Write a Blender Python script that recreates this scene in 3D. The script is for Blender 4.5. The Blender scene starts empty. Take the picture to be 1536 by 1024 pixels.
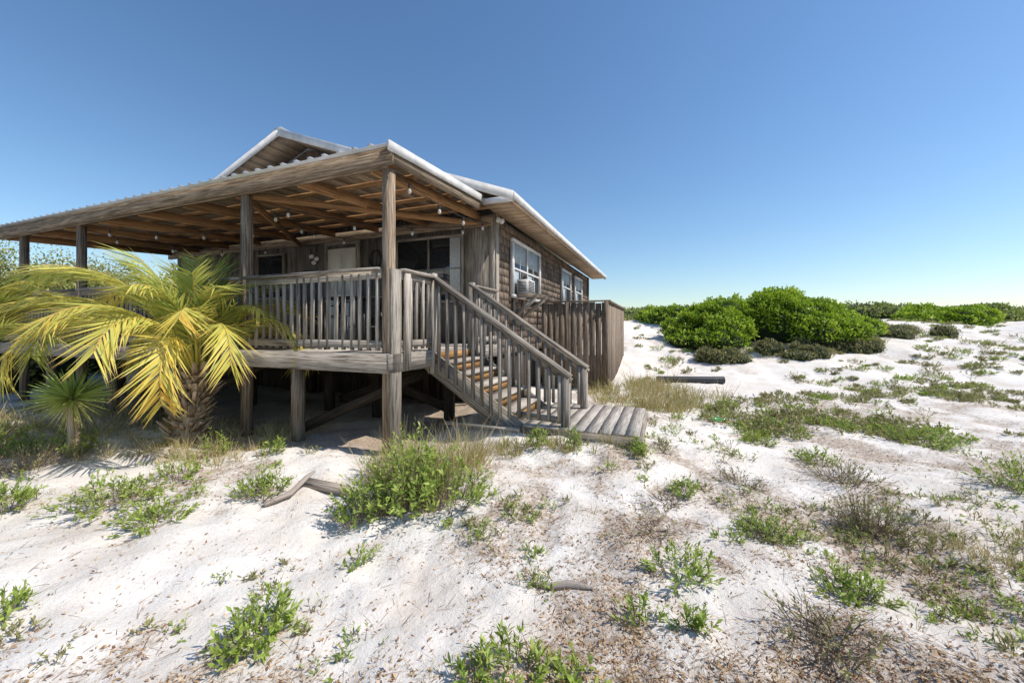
import bpy, math
import numpy as np
from mathutils import Vector, Matrix
rng=np.random.default_rng(11)
scene=bpy.context.scene
scene.view_settings.view_transform='Standard'; scene.view_settings.look='None'; scene.view_settings.exposure=0
R=lambda a,b,n=None: rng.uniform(a,b,n)
def nrm(v): return v/np.maximum(np.linalg.norm(v,axis=-1,keepdims=True),1e-9)
def sm(a,b,x):
    t=np.clip((x-a)/(b-a),0,1); return t*t*(3-2*t)
# ---------- noise ----------
_tab=np.random.default_rng(3).random((256,256))
def vn(x,y):
    xi=np.floor(x).astype(int); yi=np.floor(y).astype(int); fx=x-xi; fy=y-yi
    fx=fx*fx*(3-2*fx); fy=fy*fy*(3-2*fy)
    a=_tab[xi%256,yi%256];b=_tab[(xi+1)%256,yi%256];c=_tab[xi%256,(yi+1)%256];d=_tab[(xi+1)%256,(yi+1)%256]
    return a*(1-fx)*(1-fy)+b*fx*(1-fy)+c*(1-fx)*fy+d*fx*fy
def fbm(x,y,o=4):
    s=0;a=.5;t=0
    for i in range(o):
        s=s+a*vn(x*2**i+17.3*i,y*2**i+5.1*i); t+=a; a*=.5
    return s/t
def G(X,Y):
    X=np.asarray(X,float);Y=np.asarray(Y,float)
    z=.2+.24*np.exp(-(((X-.6)/1.5)**2+((Y-5.2)/1.5)**2))
    Ye=Y+.25*np.clip(X-5,0,14)
    z=z+1.6*sm(8.5,20,Ye)
    z=z+(fbm(X*.15+3,Y*.15,3)-.5)*.9*sm(11,19,Ye)
    z=z+(fbm(X*.5+3,Y*.5+8,3)-.5)*.6*sm(9,14,Ye)
    z=z+.75*sm(25,36,Y)-2.2*sm(60,140,Y)
    fo=1-sm(14,30,np.hypot(X,Y))
    z=z+(fbm(X*.9+9,Y*.9+2,3)-.5)*.18*fo
    z=z+(fbm(X*4+1,Y*4+4,3)-.5)*.085*fo
    return z
def under_shade(X,Y):  # mask below the house and deck where their shade is painted into the sand
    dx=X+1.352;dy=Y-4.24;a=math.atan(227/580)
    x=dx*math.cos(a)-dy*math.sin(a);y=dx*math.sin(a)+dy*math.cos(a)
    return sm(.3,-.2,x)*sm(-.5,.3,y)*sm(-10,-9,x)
def dirt(X,Y):
    a=fbm(X*.8+40,Y*.8+11,4); b=fbm(X*4.1+2,Y*4.1+8,4);c=fbm(X*1.9+61,Y*1.9+31,3)
    bias=.085*sm(-1.5,.8,X)-.12*sm(.2,-1.5,X)*sm(3.2,2.2,Y)+.10*sm(4.0,5.0,Y)*sm(-.8,-2.5,X)-.10*sm(6,9,Y)+.08*sm(1.75,1.45,Y)*sm(-.6,0,X)
    return sm(.46,.70,a*.36+b*.38+c*.26+bias)
# ---------- mesh accumulator ----------
class Q:
    def __init__(s): s.v=[];s.f=[];s.m=[];s.r=[];s.t=[];s.g=[];s.n=0
    def add(s,v,f,mat=0,rnd=0.5,tt=0.,gc=None):
        v=np.asarray(v,float).reshape(-1,3);f=np.asarray(f,int).reshape(-1,4);n=len(v)
        s.v.append(v);s.f.append(f+s.n);s.m.append(np.full(len(f),mat))
        s.r.append(np.broadcast_to(np.asarray(rnd,float).ravel() if np.ndim(rnd) else rnd,(n,)))
        s.t.append(np.broadcast_to(np.asarray(tt,float).ravel() if np.ndim(tt) else tt,(n,)))
        s.g.append(v if gc is None else gc); s.n+=n
    def build(s,name,mats,parent=None,mw=None,smooth=False):
        v=np.concatenate(s.v);f=np.concatenate(s.f)
        me=bpy.data.meshes.new(name)
        me.vertices.add(len(v));me.vertices.foreach_set('co',v.ravel())
        me.loops.add(f.size);me.loops.foreach_set('vertex_index',f.ravel().astype(np.int32))
        me.polygons.add(len(f));me.polygons.foreach_set('loop_start',np.arange(0,f.size,4,dtype=np.int32))
        me.polygons.foreach_set('material_index',np.concatenate(s.m).astype(np.int32))
        me.update(calc_edges=True)
        if smooth: me.polygons.foreach_set('use_smooth',np.ones(len(f),bool))
        me.attributes.new('rnd','FLOAT','POINT').data.foreach_set('value',np.concatenate(s.r))
        me.attributes.new('tt','FLOAT','POINT').data.foreach_set('value',np.concatenate(s.t))
        me.attributes.new('gc','FLOAT_VECTOR','POINT').data.foreach_set('vector',np.concatenate(s.g).ravel())
        for m in mats: me.materials.append(m)
        ob=bpy.data.objects.new(name,me);scene.collection.objects.link(ob)
        if parent is not None: ob.parent=parent
        if mw is not None: ob.matrix_world=mw
        return ob
    BF=np.array([[0,3,2,1],[4,5,6,7],[0,1,5,4],[1,2,6,5],[2,3,7,6],[3,0,4,7]])
    def hexa(s,v8,mat=0,gc=None,rnd=None):
        s.add(v8,Q.BF,mat,R(0,1) if rnd is None else rnd,0,gc)
    def box(s,x0,x1,y0,y1,z0,z1,mat=0,jit=0,rnd=None):
        v=np.array([[x0,y0,z0],[x1,y0,z0],[x1,y1,z0],[x0,y1,z0],[x0,y0,z1],[x1,y0,z1],[x1,y1,z1],[x0,y1,z1]],float)
        d=np.array([x1-x0,y1-y0,z1-z0]);o=np.argsort(-d);gc=(v-v[0])[:,o]+R(0,50,3)
        if jit: v=v+R(-jit,jit,3)
        s.hexa(v,mat,gc,rnd)
    def beam(s,p,q,w,h,mat=0,up=(0,0,1),rnd=None,w2=None,h2=None):
        p=np.array(p,float);q=np.array(q,float);d=q-p;L=np.linalg.norm(d);d=d/L
        u=np.array(up,float);sd=np.cross(d,u)
        if np.linalg.norm(sd)<1e-3: sd=np.cross(d,[0,1,0])
        sd=sd/np.linalg.norm(sd);u=np.cross(sd,d)
        w2=w if w2 is None else w2;h2=h if h2 is None else h2
        v=[];g=[]
        for (c,ww,hh,l) in ((p,w,h,0),(q,w2,h2,L)):
            for a,b in ((-1,-1),(1,-1),(1,1),(-1,1)):
                v.append(c+sd*a*ww/2+u*b*hh/2);g.append([l,a*ww/2,b*hh/2])
        s.hexa(np.array(v),mat,np.array(g)+R(0,50,3),rnd)
    def tube(s,pts,rad,n=8,mat=0,rnd=.5):
        pts=np.array(pts,float);K=len(pts);rad=np.broadcast_to(rad,(K,))
        T=nrm(np.gradient(pts,axis=0));a=np.array([0,0,1.]) if abs(T[0,2])<.9 else np.array([1.,0,0])
        S=nrm(np.cross(T,a));U=np.cross(S,T);th=np.arange(n)*2*np.pi/n
        v=pts[:,None]+rad[:,None,None]*(np.cos(th)[None,:,None]*S[:,None]+np.sin(th)[None,:,None]*U[:,None])
        f=[[i*n+j,i*n+(j+1)%n,(i+1)*n+(j+1)%n,(i+1)*n+j] for i in range(K-1) for j in range(n)]
        L=np.concatenate([[0],np.cumsum(np.linalg.norm(np.diff(pts,axis=0),axis=1))])
        gc=np.stack([np.repeat(L,n),np.tile(np.cos(th)*.1,K),np.tile(np.sin(th)*.1,K)],1)
        s.add(v.reshape(-1,3),f,mat,rnd,np.repeat(np.linspace(0,1,K),n),gc)
    def sphere(s,c,r,mat=0,n=12,disp=None,rnd=.5,half=False):
        r=np.broadcast_to(r,(3,));K=n;M=2*n
        ph=np.linspace(.02,(np.pi*.62 if half else np.pi-.02),K);th=np.arange(M)*2*np.pi/M
        d=np.stack([np.outer(np.sin(ph),np.cos(th)),np.outer(np.sin(ph),np.sin(th)),np.outer(np.cos(ph),np.ones(M))],-1)
        k=1 if disp is None else disp(d)[...,None]
        v=np.array(c)+d*r*k
        f=[[i*M+j,(i+1)*M+j,(i+1)*M+(j+1)%M,i*M+(j+1)%M] for i in range(K-1) for j in range(M)]
        s.add(v.reshape(-1,3),f,mat,rnd)
    def leaves(s,P,D,U,L,W,rnd,mat=0):
        n=len(P);L=np.broadcast_to(L,(n,))[:,None];W=np.broadcast_to(W,(n,))[:,None]
        D=nrm(D);S=nrm(np.cross(D,U));N=np.cross(S,D)
        v=np.stack([P,P+D*L*.55+S*W/2+N*W*.2,P+D*L,P+D*L*.55-S*W/2+N*W*.2],1)
        f=np.arange(4*n).reshape(n,4)
        s.add(v.reshape(-1,3),f,mat,np.repeat(np.broadcast_to(rnd,(n,)),4),np.tile([0,.5,1,.5],n))
    def blades(s,P,D,L,W,bend,rnd,K=4,mat=0,S=None,G=(0,0,-1.),prof=None,fold=0):
        n=len(P);L=np.broadcast_to(L,(n,));W=np.broadcast_to(W,(n,));bend=np.broadcast_to(bend,(n,))
        D=nrm(D)
        if S is None: S=nrm(np.cross(D,rng.normal(size=(n,3))))
        G=np.array(G);t=np.linspace(0,1,K+1)
        c=P[:,None]+D[:,None]*L[:,None,None]*t[None,:,None]+G*(t**2)[None,:,None]*(L*bend)[:,None,None]
        pw=(1-t**1.6)*.92+.08 if prof is None else prof(t)
        w=W[:,None]*pw[None]/2
        a=c-S[:,None]*w[...,None];b=c+S[:,None]*w[...,None]
        v=np.stack([a,b],2)
        base=(np.arange(n)*(K+1)*2)[:,None]+(np.arange(K)*2)[None]
        f=np.stack([base,base+1,base+3,base+2],-1).reshape(-1,4)
        s.add(v.reshape(-1,3),f,mat,np.repeat(np.broadcast_to(rnd,(n,)),(K+1)*2),np.tile(np.repeat(t,2),n))
# ---------- materials ----------
def newmat(name):
    m=bpy.data.materials.new(name);m.use_nodes=True;nt=m.node_tree
    b=nt.nodes['Principled BSDF'];return m,nt,b
def N(nt,t,**k):
    n=nt.nodes.new(t)
    for a,v in k.items(): setattr(n,a,v)
    return n
def ramp(nt,stops):
    n=nt.nodes.new('ShaderNodeValToRGB');e=n.color_ramp.elements
    while len(e)<len(stops): e.new(.5)
    for i,(p,c) in enumerate(stops): e[i].position=p;e[i].color=(*c,1)
    return n
def attr(nt,name):
    n=nt.nodes.new('ShaderNodeAttribute');n.attribute_name=name;return n
def wood(name,c1,c2,c3,var=.5,rough=.85,stain=.8,bump=.005):
    m,nt,b=newmat(name);L=nt.links.new
    gc=attr(nt,'gc');mp=nt.nodes.new('ShaderNodeMapping');mp.inputs['Scale'].default_value=(1.0,22,22);L(gc.outputs['Vector'],mp.inputs['Vector'])
    n1=N(nt,'ShaderNodeTexNoise');n1.inputs['Scale'].default_value=2.6;n1.inputs['Detail'].default_value=8;n1.inputs['Roughness'].default_value=.65;n1.inputs['Distortion'].default_value=.5;L(mp.outputs[0],n1.inputs['Vector'])
    rp=ramp(nt,[(.34,c1),(.5,c2),(.7,c3)]);L(n1.outputs['Fac'],rp.inputs[0])
    mp2=nt.nodes.new('ShaderNodeMapping');mp2.inputs['Scale'].default_value=(1,2.5,2.5);L(gc.outputs['Vector'],mp2.inputs['Vector'])
    n2=N(nt,'ShaderNodeTexNoise');n2.inputs['Scale'].default_value=3;n2.inputs['Detail'].default_value=5;L(mp2.outputs[0],n2.inputs['Vector'])
    r=attr(nt,'rnd')
    ma=N(nt,'ShaderNodeMath',operation='MULTIPLY_ADD');L(r.outputs['Fac'],ma.inputs[0]);ma.inputs[1].default_value=var;ma.inputs[2].default_value=1-var*.5-.5*stain
    mb=N(nt,'ShaderNodeMath',operation='MULTIPLY_ADD');L(n2.outputs['Fac'],mb.inputs[0]);mb.inputs[1].default_value=stain;L(ma.outputs[0],mb.inputs[2])
    hv=nt.nodes.new('ShaderNodeHueSaturation');L(rp.outputs[0],hv.inputs['Color']);L(mb.outputs[0],hv.inputs['Value'])
    L(hv.outputs[0],b.inputs['Base Color']);b.inputs['Roughness'].default_value=rough;b.inputs['Specular IOR Level'].default_value=.25
    bp=nt.nodes.new('ShaderNodeBump');bp.inputs['Strength'].default_value=.5;bp.inputs['Distance'].default_value=bump;L(n1.outputs['Fac'],bp.inputs['Height']);L(bp.outputs[0],b.inputs['Normal'])
    return m
def leafm(name,stops,tip=None,tr=.3,rough=.5):
    m,nt,b=newmat(name);L=nt.links.new
    r=attr(nt,'rnd');rp=ramp(nt,stops);L(r.outputs['Fac'],rp.inputs[0]);col=rp.outputs[0]
    if tip:
        t=attr(nt,'tt');mr=nt.nodes.new('ShaderNodeMapRange');mr.inputs[1].default_value=tip[0];mr.inputs[2].default_value=1;L(t.outputs['Fac'],mr.inputs[0])
        mx=nt.nodes.new('ShaderNodeMix');mx.data_type='RGBA';L(mr.outputs[0],mx.inputs[0]);L(col,mx.inputs[6]);mx.inputs[7].default_value=(*tip[1],1);col=mx.outputs[2]
    L(col,b.inputs['Base Color']);b.inputs['Roughness'].default_value=rough;b.inputs['Specular IOR Level'].default_value=.3
    if tr>0:
        tl=nt.nodes.new('ShaderNodeBsdfTranslucent');L(col,tl.inputs[0]);ms=nt.nodes.new('ShaderNodeMixShader');ms.inputs[0].default_value=tr
        L(b.outputs[0],ms.inputs[1]);L(tl.outputs[0],ms.inputs[2]);L(ms.outputs[0],nt.nodes['Material Output'].inputs[0])
    return m
def plain(name,c,rough=.5,metal=0,nscale=6,namt=.25,spec=.5):
    m,nt,b=newmat(name);L=nt.links.new
    tc=nt.nodes.new('ShaderNodeTexCoord');n=N(nt,'ShaderNodeTexNoise');n.inputs['Scale'].default_value=nscale;n.inputs['Detail'].default_value=6;L(tc.outputs['Object'],n.inputs['Vector'])
    rp=ramp(nt,[(.3,tuple(x*(1-namt) for x in c)),(.7,tuple(min(1,x*(1+namt*.4)) for x in c))]);L(n.outputs['Fac'],rp.inputs[0]);L(rp.outputs[0],b.inputs['Base Color'])
    b.inputs['Roughness'].default_value=rough;b.inputs['Metallic'].default_value=metal;b.inputs['Specular IOR Level'].default_value=spec
    return m
W_GRAY=wood('weathered_gray_wood',(.08,.065,.05),(.29,.25,.205),(.50,.45,.385),.6)
W_DECK=wood('bleached_deck_wood',(.19,.16,.13),(.42,.37,.315),(.58,.52,.45),.3,.9,.35,.0015)
W_BEAM=wood('beam_wood',(.055,.036,.022),(.21,.155,.105),(.4,.32,.235),.4)
W_JOIST=wood('joist_wood',(.14,.07,.03),(.33,.18,.08),(.48,.29,.14),.5)
W_CEIL=wood('porch_roof_underside',(.12,.08,.05),(.27,.195,.13),(.4,.31,.22),.5)
W_WALL=wood('front_siding',(.045,.038,.032),(.135,.12,.103),(.25,.23,.20),.5)
W_SIDE=wood('side_siding',(.045,.03,.02),(.13,.092,.066),(.33,.27,.215),.8,.9,1.2)
W_FENCE=wood('fence_wood',(.07,.048,.032),(.21,.158,.115),(.36,.295,.23),.5)
W_RISER=wood('riser_wood',(.22,.11,.035),(.40,.21,.075),(.52,.31,.13),.4)
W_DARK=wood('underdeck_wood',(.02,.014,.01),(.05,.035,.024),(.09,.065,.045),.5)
W_SOFF=wood('soffit_wood',(.28,.19,.115),(.45,.33,.22),(.6,.48,.35),.3)
WHITE=plain('weathered_white_paint',(.64,.62,.59),.6,0,5,.25)
METAL=plain('galvanised_metal_roof',(.52,.53,.54),.45,.5,3,.3)
BLACK=plain('black_wrought_iron',(.02,.02,.022),.45)
DOORP=plain('cream_door_paint',(.8,.77,.68),.5,0,3,.1)
CURT=plain('curtain_fabric',(.6,.62,.62),.9,0,20,.15)
BLIND=plain('window_blind',(.32,.37,.40),.5,0,8,.2)
GLASS=plain('window_glass',(.02,.026,.032),.05,0,2,.2,1.0)
DARK=plain('dark_core',(.02,.017,.014),.95)
BULB=plain('bulb_glass',(.5,.48,.44),.15)
PIPE=plain('black_pipe_plastic',(.03,.03,.03),.4)
FLOATM=plain('buoy_plastic',(.62,.58,.48),.6,0,12,.3)
BOTTLE=plain('green_glass',(.02,.35,.1),.1)
BARK=plain('twig_bark',(.13,.085,.055),.9,0,30,.4)
# house frame
A=math.atan(227/580)
HM=Matrix.Translation((-1.352,4.24,0))@Matrix.Rotation(-A,4,'Z')
hx=np.array([math.cos(A),-math.sin(A)]);hy=np.array([math.sin(A),math.cos(A)])
def gh(x,y):
    p=np.array([-1.352,4.24])+hx*x+hy*y; return float(G(p[0],p[1]))
house=bpy.data.objects.new('beach_house',None);scene.collection.objects.link(house);house.matrix_world=HM
def part(q,name,mats,smooth=False): return q.build(name,mats,parent=house,smooth=smooth)
DZ=1.32
# walls
q=Q()
q.box(-9.2,-.03,2.9,12.0,1.12,3.6,0)
part(q,'wall_core',[DARK])
q=Q();x=-9.2
while x<-.02:
    w=min(.2,-.0-x);q.box(x+.004,x+w-.004,2.86-R(0,.008),2.9,1.15,3.74,0);
    x+=w
for xx in np.arange(-9.1,-.1,.6): q.box(xx,xx+.045,2.835,2.86,1.33,3.7,0)
q.box(-.60,-.10,2.825,2.858,1.33,3.6,1)
q.box(-.09,.03,2.80,2.855,1.1,3.62,1);q.box(.032,.06,2.80,2.93,1.1,3.62,1)
part(q,'front_wall',[W_WALL,W_GRAY])
q=Q();z=1.1
while z<3.6:
    y=2.93
    while y<12:
        L=min(R(.12,.34),12-y)
        v=np.array([[-.03,y+.002,z],[.002+R(0,.006),y+.002,z+R(0,.006)],[.002+R(0,.005),y+L-.002,z],[-.03,y+L-.002,z],[-.03,y+.002,z+.15],[-.005,y+.002,z+.15],[-.005,y+L-.002,z+.15],[-.03,y+L-.002,z+.15]])
        gc=(v-v[0])[:,[2,1,0]]+R(0,50,3);q.hexa(v,0,gc);y+=L
    z+=.148
q.box(.014,.05,11.9,12.0,1.1,3.6,0)
part(q,'side_wall',[W_SIDE])
# gable wall + roof
RX=-4.485;RZ=5.62;EX=.64;EZ=3.70;y0=2.14;y1=12.55
sl=(RZ-EZ)/(EX-RX)
rz=lambda x: RZ-abs(x-RX)*sl
q=Q()
x=-9.2
while x<0:
    w=min(.2,0-x);a,b=x+.004,x+w-.004
    v=np.array([[a,2.86,3.742],[b,2.86,3.742],[b,2.9,3.742],[a,2.9,3.742],[a,2.86,max(3.75,rz(a)-.08)],[b,2.86,max(3.75,rz(b)-.08)],[b,2.9,max(3.75,rz(b)-.08)],[a,2.9,max(3.75,rz(a)-.08)]])
    q.hexa(v,0,v[:,[2,0,1]]+R(0,50,3))
    x+=w
part(q,'gable_wall',[W_FENCE])
q=Q()
def slopebox(q,xa,xb,ya,yb,off0,off1,mat,rnd=None):
    v=np.array([[xa,ya,rz(xa)+off0],[xb,ya,rz(xb)+off0],[xb,yb,rz(xb)+off0],[xa,yb,rz(xa)+off0],[xa,ya,rz(xa)+off1],[xb,ya,rz(xb)+off1],[xb,yb,rz(xb)+off1],[xa,yb,rz(xa)+off1]])
    q.hexa(v,mat,(v-v[0])[:,[1,0,2]]+R(0,50,3),rnd)
LX=2*RX-EX
for xa,xb in ((RX,EX),(LX,RX)):
    slopebox(q,xa,xb,y0,y1,-.02,0,0)
    for y in np.arange(y0+.02,y1,.23): slopebox(q,xa,xb,y,y+.035,.001,.028,0)
q.beam((RX,y0-.03,RZ+.02),(RX,y1,RZ+.02),.2,.05,0)
part(q,'metal_roof',[METAL])
q=Q()
for xa,xb in ((RX,EX-.02),(LX+.02,RX)):
    n=26;xs=np.linspace(xa,xb,n)
    for i in range(n-1): slopebox(q,xs[i]+.003,xs[i+1]-.003,y0+.04,2.84,-.06,-.024,0)
y=2.2
while y<12.5:
    q.box(.06,.60,y,y+.195,3.615,3.63,1);y+=.2
q.box(.60,.625,2.16,12.53,3.56,3.70,0)
part(q,'soffit',[W_SOFF,W_SOFF])
q=Q()
def barge(xa,xb,h):
    v=np.array([[xa,y0-.025,rz(xa)-h],[xb,y0-.025,rz(xb)-h],[xb,y0+.005,rz(xb)-h],[xa,y0+.005,rz(xa)-h],[xa,y0-.025,rz(xa)+.03],[xb,y0-.025,rz(xb)+.03],[xb,y0+.005,rz(xb)+.03],[xa,y0+.005,rz(xa)+.03]])
    q.hexa(v,0)
barge(RX,EX,.12);barge(LX,RX,.12)
q.box(EX,EX+.02,y0,y1,3.60,3.715,0)
q.box(.12,EX,y0-.02,y0+.005,3.57,3.66,0)
part(q,'white_fascia',[WHITE])
# porch roof
px0,px1=-9.45,.10
pz=lambda y: 3.555+(y+.12)*.062
def pslab(q,xa,xb,ya,yb,o0,o1,mat,rnd=None):
    v=np.array([[xa,ya,pz(ya)+o0],[xb,ya,pz(ya)+o0],[xb,yb,pz(yb)+o0],[xa,yb,pz(yb)+o0],[xa,ya,pz(ya)+o1],[xb,ya,pz(ya)+o1],[xb,yb,pz(yb)+o1],[xa,yb,pz(yb)+o1]])
    q.hexa(v,mat,(v-v[0])[:,[1,0,2]]+R(0,50,3),rnd)
q=Q()
pslab(q,px0,px1,-.14,2.85,-.004,0,0)
for x in np.arange(px0+.05,px1-.05,.22): pslab(q,x,x+.05,-.15,2.85,.001,.024,0)
pslab(q,px1,px1+.02,-.14,2.13,-.075,.03,1)
pslab(q,px0-.02,px0,-.14,2.85,-.075,.02,1)
part(q,'porch_metal_roof',[METAL,WHITE])
q=Q()
for x in np.arange(px0+.01,px1-.2,.24): pslab(q,x,x+.236,-.03,2.77,-.018,-.006,0)
part(q,'porch_ceiling',[W_CEIL])
q=Q()
q.box(px0,px1-.002,-.075,-.035,3.36,3.545,0);q.box(px0,px1-.1,-.03,.01,3.35,3.53,0)
q.beam((px1-.03,-.03,3.46),(px1-.03,2.1,3.56),.04,.15,0)
for y in (.32,.78,1.24,1.7,2.16,2.6): q.beam((px0,y,pz(y)-.04),(px1-.06,y,pz(y)-.04),.085,.038,1)
for x in np.arange(-9.3,.0,1.13): q.beam((x,.02,3.55-.14),(x,2.84,3.74-.15),.04,.14,1)
q.box(px0,-.0,2.78,2.83,3.42,3.6,0)
q.beam((-2.34,.05,3.36),(-.1,2.75,3.42),.035,.09,1);q.beam((-2.4,.05,3.36),(-4.6,2.75,3.42),.035,.09,1)
part(q,'porch_framing',[W_BEAM,W_JOIST])
q=Q()
for x in (-.03,-2.34,-6.51,-8.6):
    q.box(x-.05,x+.05,-.01,.09,gh(x,.0)-.3,3.35,0)
q.box(.03,.07,-.02,.13,gh(0,0)-.2,2.25,1)
for x in (-1.39,-4.3,-5.5,-7.5): q.box(x-.055,x+.055,-.03,.08,gh(x,0)-.3,1.12,0)
part(q,'porch_posts',[W_BEAM,W_GRAY])
# deck
q=Q();y=-.04
while y<2.8: q.box(-9.3,.03,y,y+.135,DZ-.035,DZ,0,.001);y+=.14
q.box(-9.3,.035,-.08,-.045,DZ-.21,DZ-.003,1);q.box(.036,.07,-.08,2.86,DZ-.21,DZ-.003,1)
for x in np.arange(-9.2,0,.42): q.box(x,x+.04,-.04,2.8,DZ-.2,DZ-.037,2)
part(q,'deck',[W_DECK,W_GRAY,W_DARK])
q=Q()
for x in (-.1,-1.4,-2.4,-4.3,-6.5,-8.6):
    q.box(x-.06,x+.06,2.7,2.82,gh(x,2.8)-.3,1.12,0)
    q.box(x-.06,x+.06,1.4,1.52,gh(x,1.4)-.3,1.12,0)
q.beam((-1.4,.1,.35),(-.1,1.4,1.1),.04,.12,0);q.beam((-.1,1.5,.4),(-2.3,1.5,1.1),.04,.12,0);q.beam((-.1,1.6,1.1),(-2.3,1.6,.4),.04,.12,0)
q.beam((-4.3,.3,.35),(-2.4,.3,1.1),.04,.12,0);q.box(-9.3,0,1.38,1.5,.98,1.1,0)
x=-9.2
while x<0: q.box(x+.004,x+.14,3.0,3.04,-.2,1.14,0);x+=.145  # dark skirt planks, added to keep light from showing through under the floor
for yy in np.arange(3.05,12,.145): q.box(-.10,-.07,yy+.003,yy+.14,-.2,1.14,0)
part(q,'underfloor_framing_added_skirt',[W_DARK])
# railings
q=Q();RH=DZ+.95
def railrun(p,q_,sp=.125):
    p=np.array(p,float);e=np.array(q_,float);d=e-p;L=np.linalg.norm(d);n=int(L/sp)
    for z,w,h in ((RH-.02,.13,.035),(RH-.08,.035,.085),(DZ+.10,.035,.085)):
        q.beam((*p,z),(*e,z),w,h,0)
    for i in range(n+1):
        c=p+d*(i+.5)/(n+1)+R(-.006,.006,2)
        q.beam((c[0],c[1],DZ+.03),(c[0]+R(-.006,.006),c[1],RH-.06),.034,.034,0,up=(d[0]/L,d[1]/L,0))
railrun((-.09,-.0),(-2.27,0));railrun((-2.4,0),(-6.45,0));railrun((-6.57,0),(-9.3,0))
railrun((.05,.14),(.05,.74))
railrun((.05,1.93),(.05,2.78))
for y in (.80,1.87): q.box(.0,.09,y-.045,y+.045,DZ-.3,RH+.03,0)
q.box(.071,.105,.16,.26,DZ-.2,RH-.05,0)
part(q,'deck_railing',[W_GRAY])
# windows & door
def window_front(x0,x1,z0,z1,name,nm=1,curt=True):
    q=Q();y=2.80
    q.box(x0,x1,y+.005,y+.03,z0,z1,1)
    t=.045
    q.box(x0-t,x1+t,y-.03,y+.035,z1,z1+t,0);q.box(x0-t,x1+t,y-.04,y+.035,z0-t,z0,0);q.box(x0-t,x0,y-.03,y+.035,z0,z1,0);q.box(x1,x1+t,y-.03,y+.035,z0,z1,0)
    for i in range(nm): 
        xm=x0+(x1-x0)*(i+1)/(nm+1);q.box(xm-.02,xm+.02,y-.02,y+.004,z0,z1,0)
    q.box(x0,x1,y-.018,y+.004,(z0+z1)/2-.012,(z0+z1)/2+.012,0)
    if curt:
        for a,b in ((x1-.24,x1-.02),):
            n=8;xs=np.linspace(a,b,n)
            for i in range(n-1): q.box(xs[i],xs[i+1]-.004,y-.002+(i%2)*.004-.004,y+.0042,z0+.01,z1-.01,2)
    part(q,name,[W_GRAY,GLASS,CURT])
window_front(-2.05,-.64,2.12,3.28,'sliding_window',1)
window_front(-6.0,-5.2,2.3,3.25,'porch_window',0,False)
q=Q();y=2.8
q.box(-3.87,-3.09,y,y+.03,DZ+.03,3.27,0)
for z0,z1 in ((1.45,2.2),(2.3,3.15)):
    q.box(-3.76,-3.50,y-.012,y-.001,z0,z1,0);q.box(-3.46,-3.2,y-.012,y-.001,z0,z1,0)
q.box(-3.95,-3.87,y-.02,y+.04,DZ,3.35,1);q.box(-3.09,-3.01,y-.02,y+.04,DZ,3.35,1);q.box(-3.95,-3.01,y-.022,y+.04,3.35,3.42,1)
q.sphere((-3.17,y-.05,2.3),.03,2,8)
part(q,'front_door',[DOORP,W_GRAY,BLACK])
def window_side(ya,yb,z0,z1,name,nm=1):
    q=Q();x=.04;t=.06
    q.box(x-.02,x,ya,yb,z0,z1,1)
    q.box(x-.03,x+.05,ya-t,yb+t,z1,z1+t,0);q.box(x-.03,x+.07,ya-t,yb+t,z0-t,z0,0);q.box(x-.03,x+.05,ya-t,ya,z0,z1,0);q.box(x-.03,x+.05,yb,yb+t,z0,z1,0)
    for i in range(nm):
        m=ya+(yb-ya)*(i+1)/(nm+1);q.box(x,x+.03,m-.025,m+.025,z0,z1,0)
    zm=(z0+z1)/2;q.box(x+.001,x+.025,ya,yb,zm-.02,zm+.02,0)
    for k in range(nm+1):
        w=(yb-ya)/(nm+1);q.box(x+.0005,x+.006,ya+k*w+.05,ya+(k+1)*w-.05,zm+.12,z1-.01,2)
        q.box(x+.0005,x+.005,ya+k*w+.03,ya+k*w+w*.42,z0+.02,zm-.03,2)
        q.box(x+.007,x+.014,ya+k*w+w*.5-.008,ya+k*w+w*.5+.008,z0,z1,0)
    part(q,name,[WHITE,GLASS,BLIND])
window_side(3.62,5.32,2.26,3.30,'side_window',1)
window_side(7.6,8.6,2.35,3.28,'side_window_middle',0);window_side(9.35,10.4,2.35,3.28,'side_window_back',0)
q=Q()
q.box(.10,.33,3.72,4.16,2.27,2.56,0)
for z in np.arange(2.31,2.54,.03): q.box(.331,.336,3.76,4.12,z,z+.014,1)
for z in np.arange(2.33,2.52,.03): q.box(.13,.30,3.714,3.719,z,z+.014,1)
part(q,'window_air_conditioner',[WHITE,DARK])
q=Q()
for y in (3.72,4.28): 
    q.beam((.03,y,1.82),(.50,y,2.2),.04,.07,0);q.box(.02,.55,y-.02,y+.02,2.2,2.26,0)
    q.box(.02,.06,y-.021,y+.021,1.7,2.2,0)
q.box(.05,.57,3.66,4.34,2.261,2.268,0)
part(q,'wood_bracket_shelf',[W_GRAY])
q=Q()
th=np.linspace(0,2*np.pi,25);q.tube(np.stack([-2.62+.14*np.cos(th),np.full(25,2.80),3.0+.17*np.sin(th)],1),.025,6,0)
part(q,'wreath',[BLACK])
q=Q()
for cx,cz in ((-4.35,3.16),(-4.2,3.1),(-4.28,3.02)):
    q.sphere((cx,2.81,cz),(.075,.02,.045),0,6)
for cx,cz in ((.10,3.50),(.17,3.47)): q.sphere((cx,2.79,cz),(.05,.02,.05),0,6)
part(q,'shell_wall_decor',[WHITE])
q=Q()
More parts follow.
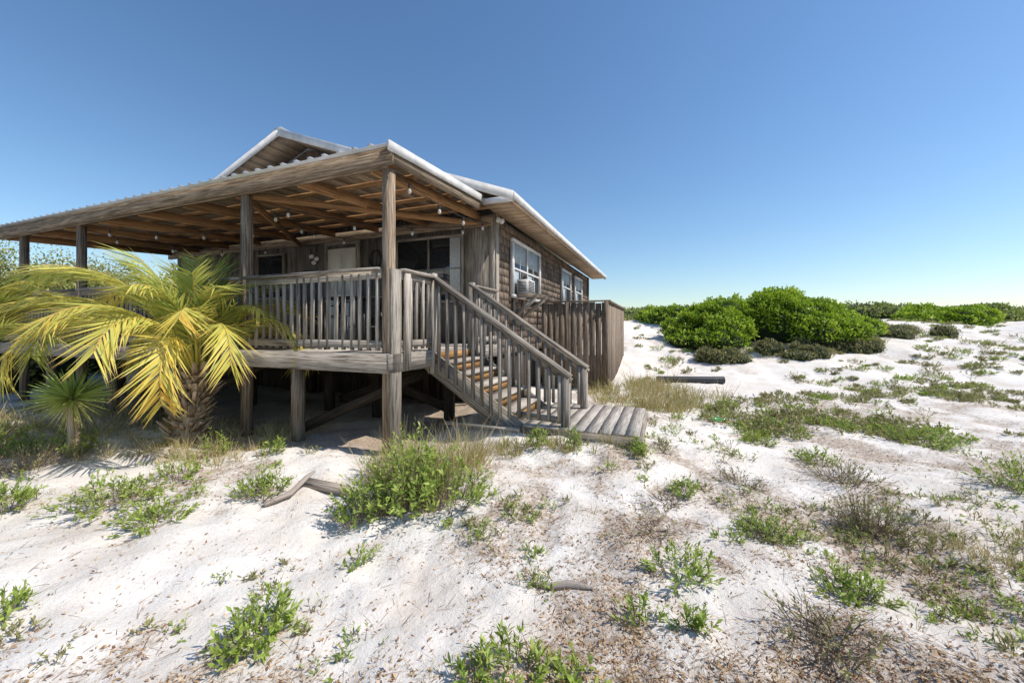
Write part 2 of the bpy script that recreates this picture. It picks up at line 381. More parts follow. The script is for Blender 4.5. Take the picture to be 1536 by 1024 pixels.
def cat(p,e,sag,n,bulbs):
    p=np.array(p);e=np.array(e);t=np.linspace(0,1,n)
    c=p+(e-p)*t[:,None];c[:,2]-=sag*4*t*(1-t);q.tube(c,.006,4,0)
    for i in range(bulbs):
        k=(i+.5)/bulbs;b=p+(e-p)*k;b[2]-=sag*4*k*(1-k)
        q.tube([b,b-[0,0,.06]],.014,6,0);q.sphere(b-[0,0,.09],(.024,.024,.036),1,6)
cat((-.03,.08,3.38),(.0,2.7,3.42),.14,14,4);cat((-2.34,.1,3.34),(-.1,2.7,3.42),.2,16,4);cat((-2.34,.1,3.34),(-3.0,2.7,3.42),.15,16,3);cat((-6.5,.1,3.3),(-5,2.7,3.42),.2,20,4);cat((-6.5,.1,3.34),(-2.4,1.4,3.34),.12,20,5)
part(q,'string_lights',[BLACK,BULB])
# ---------- staircase ----------
q=Q();ya,yb=.80,1.87;rise,run=.14,.21
for i in range(6):
    z=DZ-rise*(i+1);x=.07+run*i
    q.box(x+.02,x+.02+run+.03,ya+.02,yb-.02,z-.035,z,0)
    q.box(x,x+.02,ya+.05,yb-.05,z,z+rise-.036,1)
for y in (ya,yb):
    q.beam((.0,y,DZ-.13),(1.42,y,DZ-.13-1.42*.667),.04,.26,2)
    s=-1.2/1.78
    for o,w,h in ((0,.14,.036),(-.06,.036,.09)):
        q.beam((.04,y,RH-.0+o),(1.84,y,RH+1.8*s+o),w,h,2)
    for xx in np.arange(.16,1.74,.12):
        zt=RH-.06+(xx-.04)*s;zb=max(DZ-.16+(xx)*-.667,.55);q.beam((xx,y-.035,zb),(xx+R(-.004,.004),y-.035,zt),.036,.036,2,up=(1,0,0))
    q.box(1.74,1.83,y-.045,y+.045,.1,RH+1.74*s+.0,2)
q.beam((1.2,ya,.60),(1.76,ya,.56),.036,.07,2)
q.build('wooden_staircase',[W_DECK,W_RISER,W_GRAY],mw=HM)
q=Q()
x=1.3
while x<2.5: q.box(x,x+.1385,.72+R(-.015,.01),2.2+R(-.02,.02),.47,.495+R(-.003,.003),0,0,R(.2,.8));x+=.142
q.box(1.28,2.6,.74,.757,.30,.466,1);q.box(2.56,2.6,.758,2.15,.30,.466,1);q.box(1.28,2.6,2.151,2.18,.30,.466,1)
q.box(.3,1.28,.66,.70,.42,.46,1)
for xx in (1.7,2.1): q.box(xx,xx+.04,.76,2.15,.34,.468,1)
for xx,yy in ((1.35,.8),(2.45,.8),(2.45,2.05)): q.box(xx,xx+.08,yy,yy+.08,0,.3,1)
q.build('wooden_platform',[W_DECK,W_GRAY],mw=HM)
# ---------- fence enclosure ----------
q=Q();x=.08
while x<1.58:
    q.box(x+.004,x+.136,5.45,5.472,.15,2.18+R(-.015,.015),0,.002);x+=.142
y=5.48
while y<9.4: q.box(1.60,1.622,y+.004,y+.136,.15,2.18+R(-.015,.015),0,.002);y+=.142
q.box(.05,1.7,5.40,5.5,2.2,2.235,0);q.box(1.55,1.68,5.5,9.45,2.2,2.235,0)
q.box(.66,.75,5.38,5.449,.1,2.2,0);q.box(1.57,1.66,5.36,5.449,.1,2.2,0)
q.build('privacy_fence',[W_FENCE],mw=HM)
# ---------- patio furniture ----------
def chair(x,y,rot,name):
    q=Q()
    for a in (-.2,.2):
        q.beam((a,-.2,0),(a*.95,-.18,.44),.022,.022,0);q.beam((a,.2,0),(a*.95,.2,.44),.022,.022,0);q.beam((a*.95,.2,.44),(a,.26,.98),.022,.022,0)
        q.beam((a*1.15,-.2,.64),(a*1.1,.22,.66),.03,.02,0);q.beam((a*1.1,-.2,.44),(a*1.15,-.2,.64),.02,.02,0)
    th=np.linspace(0,np.pi,9);q.tube(np.stack([.2*np.cos(th),np.full(9,.26),.96+.08*np.sin(th)],1),.013,6,0)
    for a in np.linspace(-.15,.15,6): q.beam((a,.2,.46),(a,.26,1.0),.014,.014,0)
    for z in (.55,.68,.82):
        for a in (-.12,0,.12):
            t=np.linspace(0,2*np.pi,9);q.tube(np.stack([a+.05*np.cos(t),np.full(9,.235),z+.06*np.sin(t)],1),.009,4,0)
    for i in range(9): q.beam((-.2,-.19+i*.047,.45),(.2,-.19+i*.047,.45),.03,.012,0)
    q.build(name,[BLACK],mw=HM@Matrix.Translation((x,y,DZ))@Matrix.Rotation(rot,4,'Z'))
chair(-.75,1.15,-1.3,'patio_chair');chair(-2.35,1.2,1.5,'patio_chair');chair(-1.5,.55,math.pi,'patio_chair');chair(-1.5,1.85,0,'patio_chair')
q=Q()
q.sphere((0,0,.73),(.5,.42,.02),0,10)
for a in range(4):
    t=a*math.pi/2+.8;q.beam((.36*math.cos(t),.3*math.sin(t),0),(.3*math.cos(t),.25*math.sin(t),.72),.03,.03,0)
th=np.linspace(0,2*np.pi,17);q.tube(np.stack([.3*np.cos(th),.25*np.sin(th),np.full(17,.3)],1),.01,5,0)
q.build('patio_table',[BLACK],mw=HM@Matrix.Translation((-1.5,1.2,DZ)))
# ---------- ground ----------
n=680;u=np.linspace(-1,1,n);s_=np.sinh(7.1*u)
X,Y=np.meshgrid(s_*1.0,s_*1.0+2.5,indexing='ij')
Z=G(X,Y);V=np.stack([X,Y,Z],-1).reshape(-1,3)
idx=np.arange(n*n).reshape(n,n)
F=np.stack([idx[:-1,:-1],idx[1:,:-1],idx[1:,1:],idx[:-1,1:]],-1).reshape(-1,4)
q=Q();veg=sm(26,32,Y)*.7+sm(-9,-13,X)*sm(6,9,Y)
q.add(V,F,0,(dirt(X,Y)+under_shade(X,Y)*1.6).ravel(),np.clip(veg,0,1).ravel())  # litter patches plus painted-in shade under the house
m,nt,b=newmat('white_sand');L=nt.links.new
tc=nt.nodes.new('ShaderNodeTexCoord')
n1=N(nt,'ShaderNodeTexNoise');n1.inputs['Scale'].default_value=24;n1.inputs['Detail'].default_value=8;n1.inputs['Roughness'].default_value=.75;L(tc.outputs['Object'],n1.inputs['Vector'])
n2=N(nt,'ShaderNodeTexNoise');n2.inputs['Scale'].default_value=2.2;n2.inputs['Detail'].default_value=6;L(tc.outputs['Object'],n2.inputs['Vector'])
n3=N(nt,'ShaderNodeTexNoise');n3.inputs['Scale'].default_value=60;n3.inputs['Detail'].default_value=5;n3.inputs['Roughness'].default_value=.75;L(tc.outputs['Object'],n3.inputs['Vector'])
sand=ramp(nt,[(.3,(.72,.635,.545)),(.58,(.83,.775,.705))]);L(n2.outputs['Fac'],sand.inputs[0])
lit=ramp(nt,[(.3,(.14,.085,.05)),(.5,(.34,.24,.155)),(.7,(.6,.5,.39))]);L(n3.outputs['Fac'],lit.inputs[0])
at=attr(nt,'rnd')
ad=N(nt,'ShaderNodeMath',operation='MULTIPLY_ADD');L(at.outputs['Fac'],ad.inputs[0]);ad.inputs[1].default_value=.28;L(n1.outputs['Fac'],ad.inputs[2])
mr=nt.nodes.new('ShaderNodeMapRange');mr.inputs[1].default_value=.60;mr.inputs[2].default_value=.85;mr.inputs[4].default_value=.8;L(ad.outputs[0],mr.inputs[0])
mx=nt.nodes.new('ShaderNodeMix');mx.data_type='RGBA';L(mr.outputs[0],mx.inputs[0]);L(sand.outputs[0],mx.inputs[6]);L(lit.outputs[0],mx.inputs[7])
vg=attr(nt,'tt');vr=ramp(nt,[(.3,(.07,.08,.02)),(.7,(.25,.22,.09))]);L(n1.outputs['Fac'],vr.inputs[0])
mx2=nt.nodes.new('ShaderNodeMix');mx2.data_type='RGBA';L(vg.outputs['Fac'],mx2.inputs[0]);L(mx.outputs[2],mx2.inputs[6]);L(vr.outputs[0],mx2.inputs[7])
L(mx2.outputs[2],b.inputs['Base Color']);b.inputs['Roughness'].default_value=.95;b.inputs['Specular IOR Level'].default_value=.1
bp=nt.nodes.new('ShaderNodeBump');bp.inputs['Strength'].default_value=.7;bp.inputs['Distance'].default_value=.03;L(n1.outputs['Fac'],bp.inputs['Height']);L(bp.outputs[0],b.inputs['Normal'])
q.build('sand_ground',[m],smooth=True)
# ---------- vegetation ----------
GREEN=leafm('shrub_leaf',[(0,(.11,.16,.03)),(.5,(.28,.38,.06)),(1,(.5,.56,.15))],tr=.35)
GREY=leafm('greygreen_leaf',[(0,(.13,.12,.05)),(.5,(.30,.29,.11)),(1,(.47,.43,.20))],tr=.25)
GRASS=leafm('grass_blade',[(0,(.18,.22,.05)),(.4,(.35,.33,.10)),(.7,(.52,.42,.2)),(1,(.6,.47,.3))],tr=.25)
STRAW=leafm('straw_litter',[(0,(.13,.06,.03)),(.35,(.32,.18,.08)),(.7,(.48,.32,.17)),(1,(.6,.46,.3))],tr=0,rough=.8)
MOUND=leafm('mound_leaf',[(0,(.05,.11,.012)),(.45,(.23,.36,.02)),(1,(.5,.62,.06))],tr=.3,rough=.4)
FARV=leafm('far_leaf',[(0,(.10,.13,.03)),(.45,(.30,.35,.08)),(1,(.5,.5,.16))],tr=.2,rough=.6)
OAKL=leafm('oak_leaf',[(0,(.08,.09,.025)),(.6,(.26,.28,.07)),(1,(.46,.43,.14))],tr=.25)
PALML=leafm('palm_leaflet',[(0,(.28,.37,.08)),(.35,(.54,.56,.14)),(.65,(.80,.66,.14)),(.85,(.78,.46,.08)),(1,(.5,.24,.06))],tip=(.72,(.66,.43,.15)),tr=.38)
YUCL=leafm('yucca_leaf',[(0,(.18,.28,.05)),(.6,(.38,.46,.12)),(1,(.55,.5,.18))],tr=.2)
BOOT=wood('palm_boot',(.14,.09,.055),(.4,.29,.19),(.6,.48,.35),.9)
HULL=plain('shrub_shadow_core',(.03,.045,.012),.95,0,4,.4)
STEM=leafm('plant_stem',[(0,(.16,.11,.07)),(1,(.38,.29,.2))],tr=0)
def rdir(n,zmin=-.2):
    d=nrm(rng.normal(size=(n,3)));d[:,2]=np.abs(d[:,2])*(1)+zmin;return nrm(d)
def clump(q,x,y,r,h,ns,leafL,lw=.3,nl=12,lm=0,smi=1,dry=0.,open_=.5):
    z=float(G(x,y))
    a=R(0,2*np.pi,ns);rr=np.sqrt(R(0,1,ns))*r
    ex=R(.7,1.3);ey=R(.7,1.3)
    base=np.stack([x+rr*np.cos(a)*open_*ex,y+rr*np.sin(a)*open_*ey,np.zeros(ns)],1);base[:,2]=G(base[:,0],base[:,1])-.02
    hh=h*(1-.55*(rr/r)**2)*R(.45,1.15,ns)
    tip=np.stack([x+rr*np.cos(a)*ex+R(-.03,.03,ns),y+rr*np.sin(a)*ey+R(-.03,.03,ns),z+hh],1)
    D=tip-base;Ls=np.linalg.norm(D,axis=1)
    q.blades(base,D,Ls,.006+.0*Ls,.0,R(0,1,ns),2,smi)
    k=nl;t=R(.4,1.02,(ns,k));ii=np.repeat(np.arange(ns),k)
    P=base[ii]+D[ii]*t.ravel()[:,None]
    up=nrm(D)[ii];d=nrm(nrm(rng.normal(size=(ns*k,3)))*1.0+up*R(.5,1.3,(ns*k,1)))
    keep=R(0,1,ns*k)>dry
    cr=np.clip(.15+.55*t.ravel()+R(-.25,.25,ns*k),0,1)
    Lf=leafL*R(.5,1.2,ns*k)
    q.leaves(P[keep],d[keep],up[keep]+rng.normal(size=(keep.sum(),3))*.3,Lf[keep],(Lf*lw)[keep],cr[keep],lm)
def twiggy(q,x,y,r,h,n,mat=1):
    a=R(0,2*np.pi,n);D=np.stack([np.cos(a)*R(.2,1,n)*r,np.sin(a)*R(.2,1,n)*r,R(.1,1,n)*h],1)
    P=np.stack([x+D[:,0]*.3*R(0,1,n)+R(-.3,.3,n)*r,y+D[:,1]*.3*R(0,1,n)+R(-.3,.3,n)*r,np.zeros(n)],1);P[:,2]=G(P[:,0],P[:,1])
    q.blades(P,D,np.linalg.norm(D,axis=1)*.8,.005,R(-.2,.25,n),R(0,.6,n),4,mat)
    for k in range(2):
        t=R(.3,.8,n)[:,None];P2=P+D*t*.8;D2=D*.5+rng.normal(size=(n,3))*.4*r
        q.blades(P2,D2,R(.2,.5,n)*r,.003,R(-.2,.2,n),R(0,.6,n),3,mat)
def tuft(q,x,y,r,h,n,mat=0,lo=0,hi=1,w=.006):
    a=R(0,2*np.pi,n);rr=R(0,1,n)*r
    P=np.stack([x+rr*np.cos(a)*.5,y+rr*np.sin(a)*.5,np.zeros(n)],1);P[:,2]=G(P[:,0],P[:,1])-.01
    D=np.stack([np.cos(a)*rr/r*.7+R(-.2,.2,n),np.sin(a)*rr/r*.7+R(-.2,.2,n),np.ones(n)],1)
    q.blades(P,D,h*R(.5,1.1,n),w,R(.1,.7,n),R(lo,hi,n),4,mat)
big=[(-1.18,1.78,.18,.19,56,.046,0),(-.80,3.08,.42,.60,210,.055,.12),(-1.1,2.9,.32,.34,100,.05,.2),(-.5,3.0,.32,.45,110,.05,.2),(-.92,2.33,.12,.09,14,.04,.1),(-2.06,3.2,.28,.22,70,.045,.2),
(-3.12,3.0,.36,.18,90,.045,.1),(-2.5,2.7,.24,.12,50,.045,.1),(-3.1,3.6,.22,.2,40,.045,.3),(-2.42,1.83,.13,.13,20,.045,0),(-3.8,2.9,.25,.25,50,.05,.1),
(.94,2.14,.17,.2,38,.045,.1),(1.69,2.56,.22,.11,80,.03,0),(1.4,2.5,.08,.07,14,.03,0),(1.79,2.03,.22,.14,60,.038,.1),(.62,1.83,.10,.12,20,.035,.2),(.84,1.78,.08,.1,16,.04,0),
(1.43,3.16,.15,.13,34,.04,0),(3.18,4.04,.2,.18,40,.045,0),(3.05,4.8,.26,.12,60,.04,.1),(5.1,4.8,.5,.2,140,.045,.1),(4.3,3.2,.3,.3,70,.05,.1),
(0.02,1.52,.17,.10,34,.04,.1),(-.14,1.5,.12,.08,20,.04,.1),(.24,1.53,.12,.09,20,.04,.1),
(.62,3.98,.12,.22,26,.045,.1),(.25,4.05,.14,.2,28,.045,.1),(1.27,3.86,.17,.2,40,.045,.1),(-5.0,4.4,.25,.3,60,.05,.1),(-5.6,4.4,.3,.3,70,.05,.2),
(-1.25,3.75,.2,.25,40,.045,.2),(-2.6,4.2,.14,.2,22,.05,.1),(-3.3,4.3,.14,.3,22,.05,.1),(-6.3,4.6,.4,.35,90,.05,.2)]
for (x,y,r,h,ns,lf,dry) in big:
    q=Q();clump(q,x,y,r,h,ns,lf,.3,13,0,1,dry)
    if r>.2: twiggy(q,x,y,r*1.1,h*.8,int(ns*.5))
    q.build('beach_shrub',[GREEN,STEM])
for (x,y,r,h,n,ns) in ((2.5,2.7,.3,.28,90,110),(1.38,1.7,.26,.15,80,40),(3.0,3.5,.4,.22,90,70),(-4.9,3.9,.4,.3,120,70),(2.0,3.4,.3,.1,70,30),(1.2,3.0,.25,.1,50,20),(.9,2.6,.3,.08,50,16)):
    q=Q();twiggy(q,x,y,r,h,n);clump(q,x,y,r,h,ns,.03,.35,9,0,1,.2,.6);q.build('woody_bush',[GREY,STEM])
q=Q();cnt=0
while cnt<380:
    y=math.exp(R(math.log(1.6),math.log(9)));x=R(-1.35,1.5)*y
    if -6<x<1.6 and y>4.2: continue
    if x<-.2*y and R(0,1)<.8: continue
    if fbm(np.array(x*.8+30),np.array(y*.8+3),3)<.5: continue
    s=R(.02,.05)+.013*y*R(.4,1.6);clump(q,x,y,s,s*R(.6,1.2),int(R(3,11)),R(.016,.026)+.004*y,.3,8,0 if R(0,1)<.5 else 2,1,.1);cnt+=1
q.build('ground_sprouts',[GREEN,STEM,GREY])
q=Q();cnt=0
while cnt<640:
    y=math.exp(R(math.log(5),math.log(22)));x=R(.05,1.6)*y
    if x<3.0+max(0,(y-9)*.3) and y>4.5: continue
    band=.04 if y<10 else -.01
    if fbm(np.array(x*.6+11),np.array(y*.9+9),4)<.50-band: continue
    s=R(.06,.27);clump(q,x,y,s,s*R(.35,.8),int(R(8,24)),R(.045,.07),.35,9,0 if R(0,1)<.35 else 2,1,.1)
    if R(0,1)<.5: tuft(q,x,y,s,.22,12,3,.3,1,.008)
    cnt+=1
q.build('dune_ground_cover',[GREEN,STEM,GREY,GRASS])
q=Q()
for i in range(60): tuft(q,R(-1.25,-.3),R(3.4,4.0),.2,R(.35,.72),26,0,.3,1,.005)
for i in range(36): tuft(q,R(-1.1,-.4),R(3.05,3.4),.12,R(.65,.95),10,0,.5,1,.004)
for i in range(34): tuft(q,R(-.2,1.2),R(3.85,4.15),.15,R(.15,.35),22,0,.1,.9)
for i in range(120):
    a=R(0,1);tuft(q,1.7+a*2.3+R(-.3,.3),7.2+R(-1.2,1.6)+a*1,.3,R(.3,.6),30,0,.2,1,.009)
for i in range(190): tuft(q,R(-7.5,-2.6),R(4.0,5.5),.2,R(.12,.38),22,0,.3,1,.006)
for i in range(60): tuft(q,R(-8,-5.4),R(4.4,6.6),.3,R(.35,.6),30,0,.3,1,.008)
for i in range(150):
    y=R(1.5,4.5);tuft(q,R(.05,1.3)*y,y,.08,R(.04,.13),9,0,.4,1,.0025)
for i in range(50): tuft(q,R(-.35,.5),R(1.42,1.62),.06,R(.04,.1),9,0,.3,1,.002)
for i in range(30): tuft(q,R(2.7,3.4),R(2.1,2.6),.15,R(.1,.2),26,0,.4,1,.004)
q.build('dune_grass',[GRASS])
q=Q();n=220000
y=np.exp(R(math.log(1.2),math.log(11),n));x=R(-1.5,1.5,n)*y
dd=dirt(x,y);k=R(0,1,n)<(dd**1.2*.55+.04);x,y=x[k],y[k];n=len(x)
P=np.stack([x,y,G(x,y)+.003],1);D=nrm(np.stack([rng.normal(size=n),rng.normal(size=n),R(-.1,.6,n)],1))
Lf=R(.007,.028,n);q.leaves(P,D,np.tile([0,0,1.],(n,1))+rng.normal(size=(n,3))*.5,Lf,Lf*R(.15,.5,n),R(0,1,n),0)
n=20000;y=np.exp(R(math.log(1.2),math.log(8),n));x=R(-1.5,1.5,n)*y
dd=dirt(x,y);k=R(0,1,n)<(dd*.8+.08);x,y=x[k],y[k];n=len(x)
P=np.stack([x,y,G(x,y)+.006],1);D=np.stack([rng.normal(size=n),rng.normal(size=n),R(0,.35,n)],1)
q.blades(P,D,R(.03,.14,n),R(.0015,.0035,n),R(-.1,.3,n),R(0,.9,n),3,0)
q.build('plant_litter',[STRAW])
# ---------- lobed bushes ----------
def lobes(q,L_,nleaf,size,lm=0,hm=1,lw=.55):
    tot=sum(l[3]*l[4] for l in L_)
    for (x,y,z,rx,rz_) in L_:
        ph=R(0,9,3)
        f=lambda d:1+.12*np.sin(d[...,0]*5+ph[0])*np.sin(d[...,1]*6+ph[1])+.08*np.sin(d[...,2]*9+ph[2]+d[...,0]*8)
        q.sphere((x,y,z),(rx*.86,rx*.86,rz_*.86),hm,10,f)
        n=int(nleaf*rx*rz_/tot);d=nrm(rng.normal(size=(n,3)));d[:,2]=np.where(d[:,2]<-.25,-d[:,2],d[:,2])
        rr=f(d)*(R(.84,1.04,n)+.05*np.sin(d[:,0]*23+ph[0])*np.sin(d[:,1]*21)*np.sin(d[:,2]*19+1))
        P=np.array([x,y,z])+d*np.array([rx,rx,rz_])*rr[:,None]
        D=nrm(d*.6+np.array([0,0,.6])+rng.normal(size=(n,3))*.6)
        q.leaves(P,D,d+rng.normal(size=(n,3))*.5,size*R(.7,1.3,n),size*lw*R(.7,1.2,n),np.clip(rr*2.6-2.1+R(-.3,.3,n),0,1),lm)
ML=[]
for i in range(46):
    u=R(-1,1);x=9.7+u*3.5;y=14.3+R(-1.7,1.6)
    prof=max(0,1-abs(u+.1)**2.0)
    if prof<.12: continue
    top=float(G(x,y))+(.15+1.62*prof*math.sqrt(max(.04,1-((y-14.8)/2.4)**2)))*R(.88,1.03)
    g0=float(G(x,y));h=(top-g0);ML.append((x,y,g0+h*.35,R(.6,1.0),h*.65))
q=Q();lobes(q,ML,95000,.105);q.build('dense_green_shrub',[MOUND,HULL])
ML=[]
for i in range(22):
    x=R(5.9,11.9);y=R(11.6,12.6);ML.append((x,y,float(G(x,y)),R(.2,.5),R(.14,.36)))
for i in range(10):
    x=R(12.5,16);y=R(13,16);ML.append((x,y,float(G(x,y)),R(.3,.6),R(.2,.4)))
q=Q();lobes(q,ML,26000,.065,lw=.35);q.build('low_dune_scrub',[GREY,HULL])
ML=[]
for i in range(150):
    y=R(24,36);x=R(-1.1,1.6)*y
    if i%2: x=R(.2,1.5)*y
    ML.append((x,y,float(G(x,y))+.1,R(.8,2.2),R(.35,.95)))
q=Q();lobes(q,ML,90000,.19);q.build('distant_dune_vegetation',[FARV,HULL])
ML=[]
for i in range(9):
    y=R(20,22);x=R(1.0,1.2)*y;ML.append((x,y,float(G(x,y))+.1,R(.8,1.3),R(.6,.9)))
for i in range(5):
    y=R(19,21);x=R(.36,.5)*y;ML.append((x,y,float(G(x,y))+.1,R(.8,1.3),R(.5,.7)))
q=Q();lobes(q,ML,26000,.14);q.build('back_dune_shrub',[MOUND,HULL])
q=Q()
for i in range(900):
    y=R(23,36);tuft(q,R(-.2,1.5)*y,y,.5,R(.5,1.2),8,0,.3,1,.03)
q.build('distant_sea_oats',[GRASS])
ML=[]
for i in range(30):
    x=R(-19,-9.8);y=R(10.8,15.5)
    if x>-11.5 and y<11: continue
    ML.append((x,y,float(G(x,y))+R(.3,1.0),R(.9,1.6),R(.9,1.8)))
for x,y in ((-11.6,8.3),(-12.8,8.8),(-13.8,9.6),(-11.8,9.6),(-15,10.2)): ML.append((x,y,float(G(x,y))+.2,.95,1.1))
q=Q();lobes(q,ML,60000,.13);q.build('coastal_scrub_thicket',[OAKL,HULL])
def oak(x,y,h,r,name):
    q=Q();z=float(G(x,y));q.tube([(x,y,z-.2),(x+.1,y,z+h*.3),(x-.1,y+.1,z+h*.6)],[.2,.15,.09],8,2)
    for i in range(30):
        a=R(0,2*np.pi);e=R(.1,1.2);b=np.array([x,y,z+h*R(.25,.6)]);d=np.array([math.cos(a)*math.cos(e),math.sin(a)*math.cos(e),math.sin(e)])*r*R(.5,1)
        q.tube([b,b+d*.5+[0,0,.1],b+d],[.06,.035,.012],5,2)
        n=520;c=b+d;P=c+rng.normal(size=(n,3))*r*.2;D=rdir(n,0)
        q.leaves(P,D,rdir(n),.09*R(.6,1.3,n),.05,np.clip(.5+(P[:,2]-c[2])/r+R(-.3,.3,n),0,1),0)
    q.build(name,[OAKL,HULL,BARK])
oak(-18.2,13.4,3.6,2.0,'scrub_oak_tree');oak(-16.0,14.5,2.6,1.6,'scrub_oak_tree')
# ---------- palm ----------
def palm(x,y,h,fr,name,sc=1.):
    z=float(G(x,y));q=Q()
    ln=.14
    ax=lambda t: np.array([x+ln*t**1.4,y,z-.1+(h+.1)*t])
    ts=np.linspace(0,1,9);q.tube([ax(t) for t in ts],.20-.08*ts+.02*np.sin(ts*17),12,1)
    nb=130
    for i in range(nb):
        t=(i/nb)**.95;a=i*2.39996+R(-.2,.2);r=(.185-.07*t)*R(.9,1.1);c=ax(t)+np.array([r*math.cos(a),r*math.sin(a),R(-.02,.02)])
        o=R(.6,1.2);d=np.array([math.cos(a)*o,math.sin(a)*o,.8]);d/=np.linalg.norm(d);L=R(.05,.2)*(1+.5*t)
        q.beam(c,c+d*L,R(.05,.1),.035,1,up=(math.cos(a),math.sin(a),0),w2=R(.02,.05),h2=.012)
    n=500;t=R(.1,1,n);a=R(0,6.28,n);P=np.stack([x+ln*t+.17*np.cos(a)*(1-.35*t),y+.17*np.sin(a)*(1-.35*t),z+h*t],1)
    q.blades(P,np.stack([np.cos(a),np.sin(a),R(-.6,.9,n)],1),R(.05,.18,n),.004,R(0,.5,n),R(.7,1,n),3,0)
    c0=ax(1)
    for (az,e0,k,L,rn,ex) in fr:
        K=24;t=np.linspace(0,1,K);e=np.radians(e0-k*t**ex)
        azs=az+R(-.2,.2)*t
        seg=np.stack([np.cos(e)*np.cos(azs),np.cos(e)*np.sin(azs),np.sin(e)],1)*(L/(K-1))
        p=c0+np.array([math.cos(az)*.07,math.sin(az)*.07,-.05])+np.concatenate([[np.zeros(3)],np.cumsum(seg[:-1],0)])
        q.tube(p,np.linspace(.019,.004,K),5,0,rnd=min(1,rn+.1))
        T=nrm(np.gradient(p,axis=0));Sd=np.array([-math.sin(az),math.cos(az),0])
        m_=int(56*L/1.8);tw=R(-.5,.5)
        for sg in (-1,1):
            tt=np.linspace(.25,1,m_)+R(-.008,.008,m_);tt=np.clip(tt,0,.999);fi=tt*(K-1);i0=np.minimum(fi.astype(int),K-2);ff=(fi-i0)[:,None]
            P=p[i0]*(1-ff)+p[i0+1]*ff;TT=nrm(T[i0]*(1-ff)+T[i0+1]*ff)
            UU=-nrm(np.cross(TT,np.tile(Sd,(m_,1))))
            SdT=Sd*math.cos(tw)+UU*math.sin(tw);UT=UU*math.cos(tw)-Sd*math.sin(tw)
            D=TT*R(.8,1.1,m_)[:,None]+sg*SdT*R(.45,.7,m_)[:,None]+UT*R(.15,.5,m_)[:,None]+rng.normal(size=(m_,3))*.05
            Lf=.50*sc*(np.sin(np.pi*(.24+.58*((tt-.25)/.75)))**.6)*R(.82,1.1,m_)
            D=nrm(D);SS=nrm(np.cross(D,UT+rng.normal(size=(m_,3))*.25))
            q.blades(P,D,Lf,.019*sc,R(-.02,.10,m_),np.clip(rn+R(-.2,.2,m_)+.25*(tt-.6),0,1),4,0,S=SS,prof=lambda t:np.minimum(1,.5+2.5*t)*(1-t**2)*.97+.03)
    q.build(name,[PALML,BOOT])
fr=[];nf=38
for i in range(nf):
    t=i/nf;az=i*2.39996+.4
    e0=90-t*38+R(-5,5);k=28+t*150+R(-12,15)
    left=max(0,-math.cos(az));L=1.32+.45*t+.70*left*min(1,t*2.2)+R(-.1,.12)
    rn=np.clip(.05+.42*t+R(-.1,.2),0,.95)
    if math.cos(az)>.0 and t>.5: rn=min(.85,rn+.12)
    fr.append((az,e0,k,L,rn,1.6))
palm(-4.12,4.9,.9,fr,'pindo_palm')
fr2=[(R(0,6.28),R(55,88),R(60,130),R(1.3,1.8),R(.1,.5),1.6) for i in range(18)]
palm(-7.9,5.3,.9,fr2,'pindo_palm')
q=Q();x,y=-4.95,4.35;z=float(G(x,y));q.tube([(x,y,z-.1),(x+.02,y,z+.3),(x,y,z+.58)],[.06,.05,.05],8,1)
n=280;d=nrm(rng.normal(size=(n,3)));d[:,2]=d[:,2]*.9+.15;d=nrm(d);P=np.tile([x,y,z+.66],(n,1))+d*.03
q.blades(P,d,R(.28,.38,n),.022,.05,np.clip(.6-.5*d[:,2]+R(-.2,.2,n),0,1),3,0);q.build('yucca_plant',[YUCL,BOOT])
q=Q();c=np.array([-5.0,5.45,.93])
q.sphere(c,(.085,.085,.09),0,12);q.tube([c+[0,0,.08],c+[.02,.05,.36]],.008,5,1);q.build('hanging_buoy',[FLOATM,BLACK],smooth=True)
q=Q();P0=np.array([3.6,9.6,float(G(3.6,9.6))+.1]);P1=np.array([5.2,9.5,float(G(5.2,9.5))+.1]);t=np.linspace(0,1,60)[:,None]
q.tube(P0+(P1-P0)*t,.085+.008*(np.arange(60)%2),12,0);q.build('corrugated_drain_pipe',[PIPE])
q=Q();X0,Y0=3.1,5.85;z0=float(G(X0,Y0))+.05;q.tube([(X0-.1,Y0,z0),(X0+.04,Y0,z0),(X0+.07,Y0,z0),(X0+.12,Y0,z0)],[.035,.035,.014,.013],10,0);q.build('green_bottle',[BOTTLE],smooth=True)
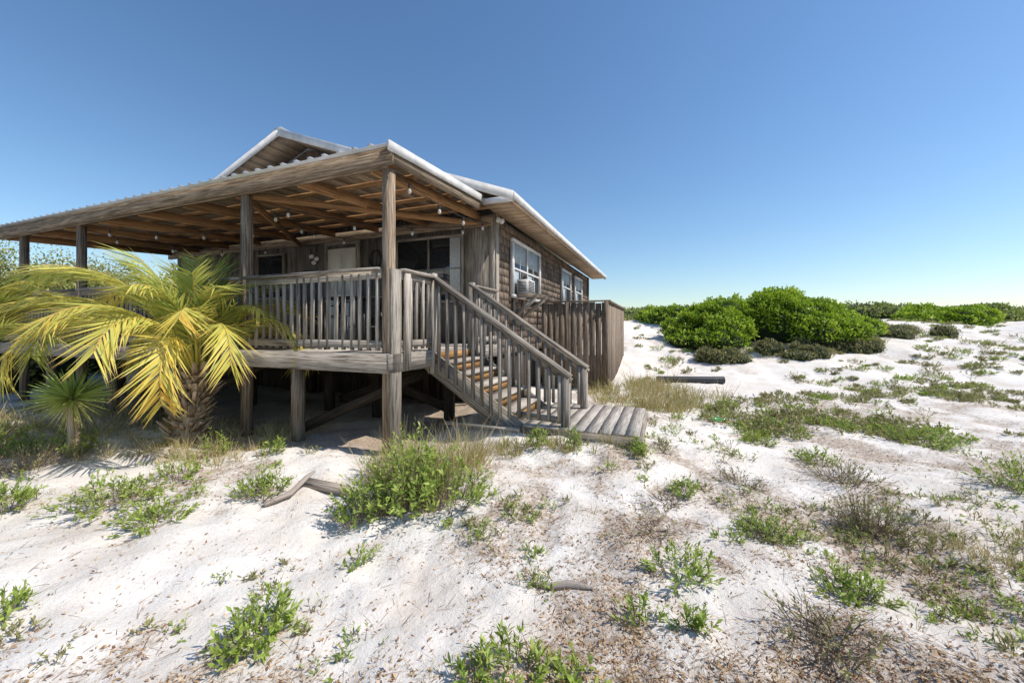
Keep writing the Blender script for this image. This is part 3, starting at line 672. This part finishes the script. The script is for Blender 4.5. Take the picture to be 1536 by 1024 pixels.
DRIFT=wood('driftwood',(.16,.12,.09),(.36,.3,.25),(.5,.44,.38),.4)
def branch(pts,rad,name):
    q=Q();pts=[(a,b,float(G(a,b))+c) for a,b,c in pts];q.tube(pts,rad,8,0);q.build(name,[DRIFT])
branch([(-1.95,3.05,.02),(-1.8,3.15,.05),(-1.74,3.28,.12),(-1.7,3.34,.16)],[.02,.025,.02,.01],'driftwood_branch')
q=Q();q.beam((-1.85,3.42,float(G(-1.85,3.42))+.03),(-1.4,3.3,float(G(-1.4,3.3))+.03),.1,.04,0);q.build('weathered_plank',[DRIFT])
branch([(.12,2.12,.01),(.22,2.1,.015),(.3,2.1,.018),(.38,2.07,.012),(.43,2.05,.008)],[.008,.02,.022,.017,.006],'driftwood_log')
# ---------- light ----------
az=math.radians(99);el=math.radians(48)
sd=Vector((math.sin(az)*math.cos(el),math.cos(az)*math.cos(el),math.sin(el)))
sl_=bpy.data.lights.new('sun','SUN');sl_.energy=5.0;sl_.angle=math.radians(.5);sl_.color=(1,.945,.87)
so=bpy.data.objects.new('sun',sl_);scene.collection.objects.link(so);so.rotation_euler=sd.to_track_quat('Z','Y').to_euler()
w=bpy.data.worlds.new('World');scene.world=w;w.use_nodes=True;nt=w.node_tree
sk=nt.nodes.new('ShaderNodeTexSky');sk.sky_type='NISHITA';sk.sun_disc=False;sk.sun_elevation=el;sk.sun_rotation=az;sk.air_density=1.15;sk.dust_density=.25;sk.ozone_density=4.0
hs=nt.nodes.new('ShaderNodeHueSaturation');hs.inputs['Saturation'].default_value=1.1;nt.links.new(sk.outputs[0],hs.inputs['Color'])
bg=nt.nodes['Background'];bg.inputs[1].default_value=.15;nt.links.new(hs.outputs[0],bg.inputs[0])
cam=bpy.data.cameras.new('camera');cam.lens=580/1536*36;cam.sensor_width=36;cam.shift_y=-20/1536;cam.clip_end=2000;cam.clip_start=.05
co=bpy.data.objects.new('camera',cam);scene.collection.objects.link(co);co.location=(0,0,1.6);co.rotation_euler=(math.pi/2,0,0);scene.camera=co
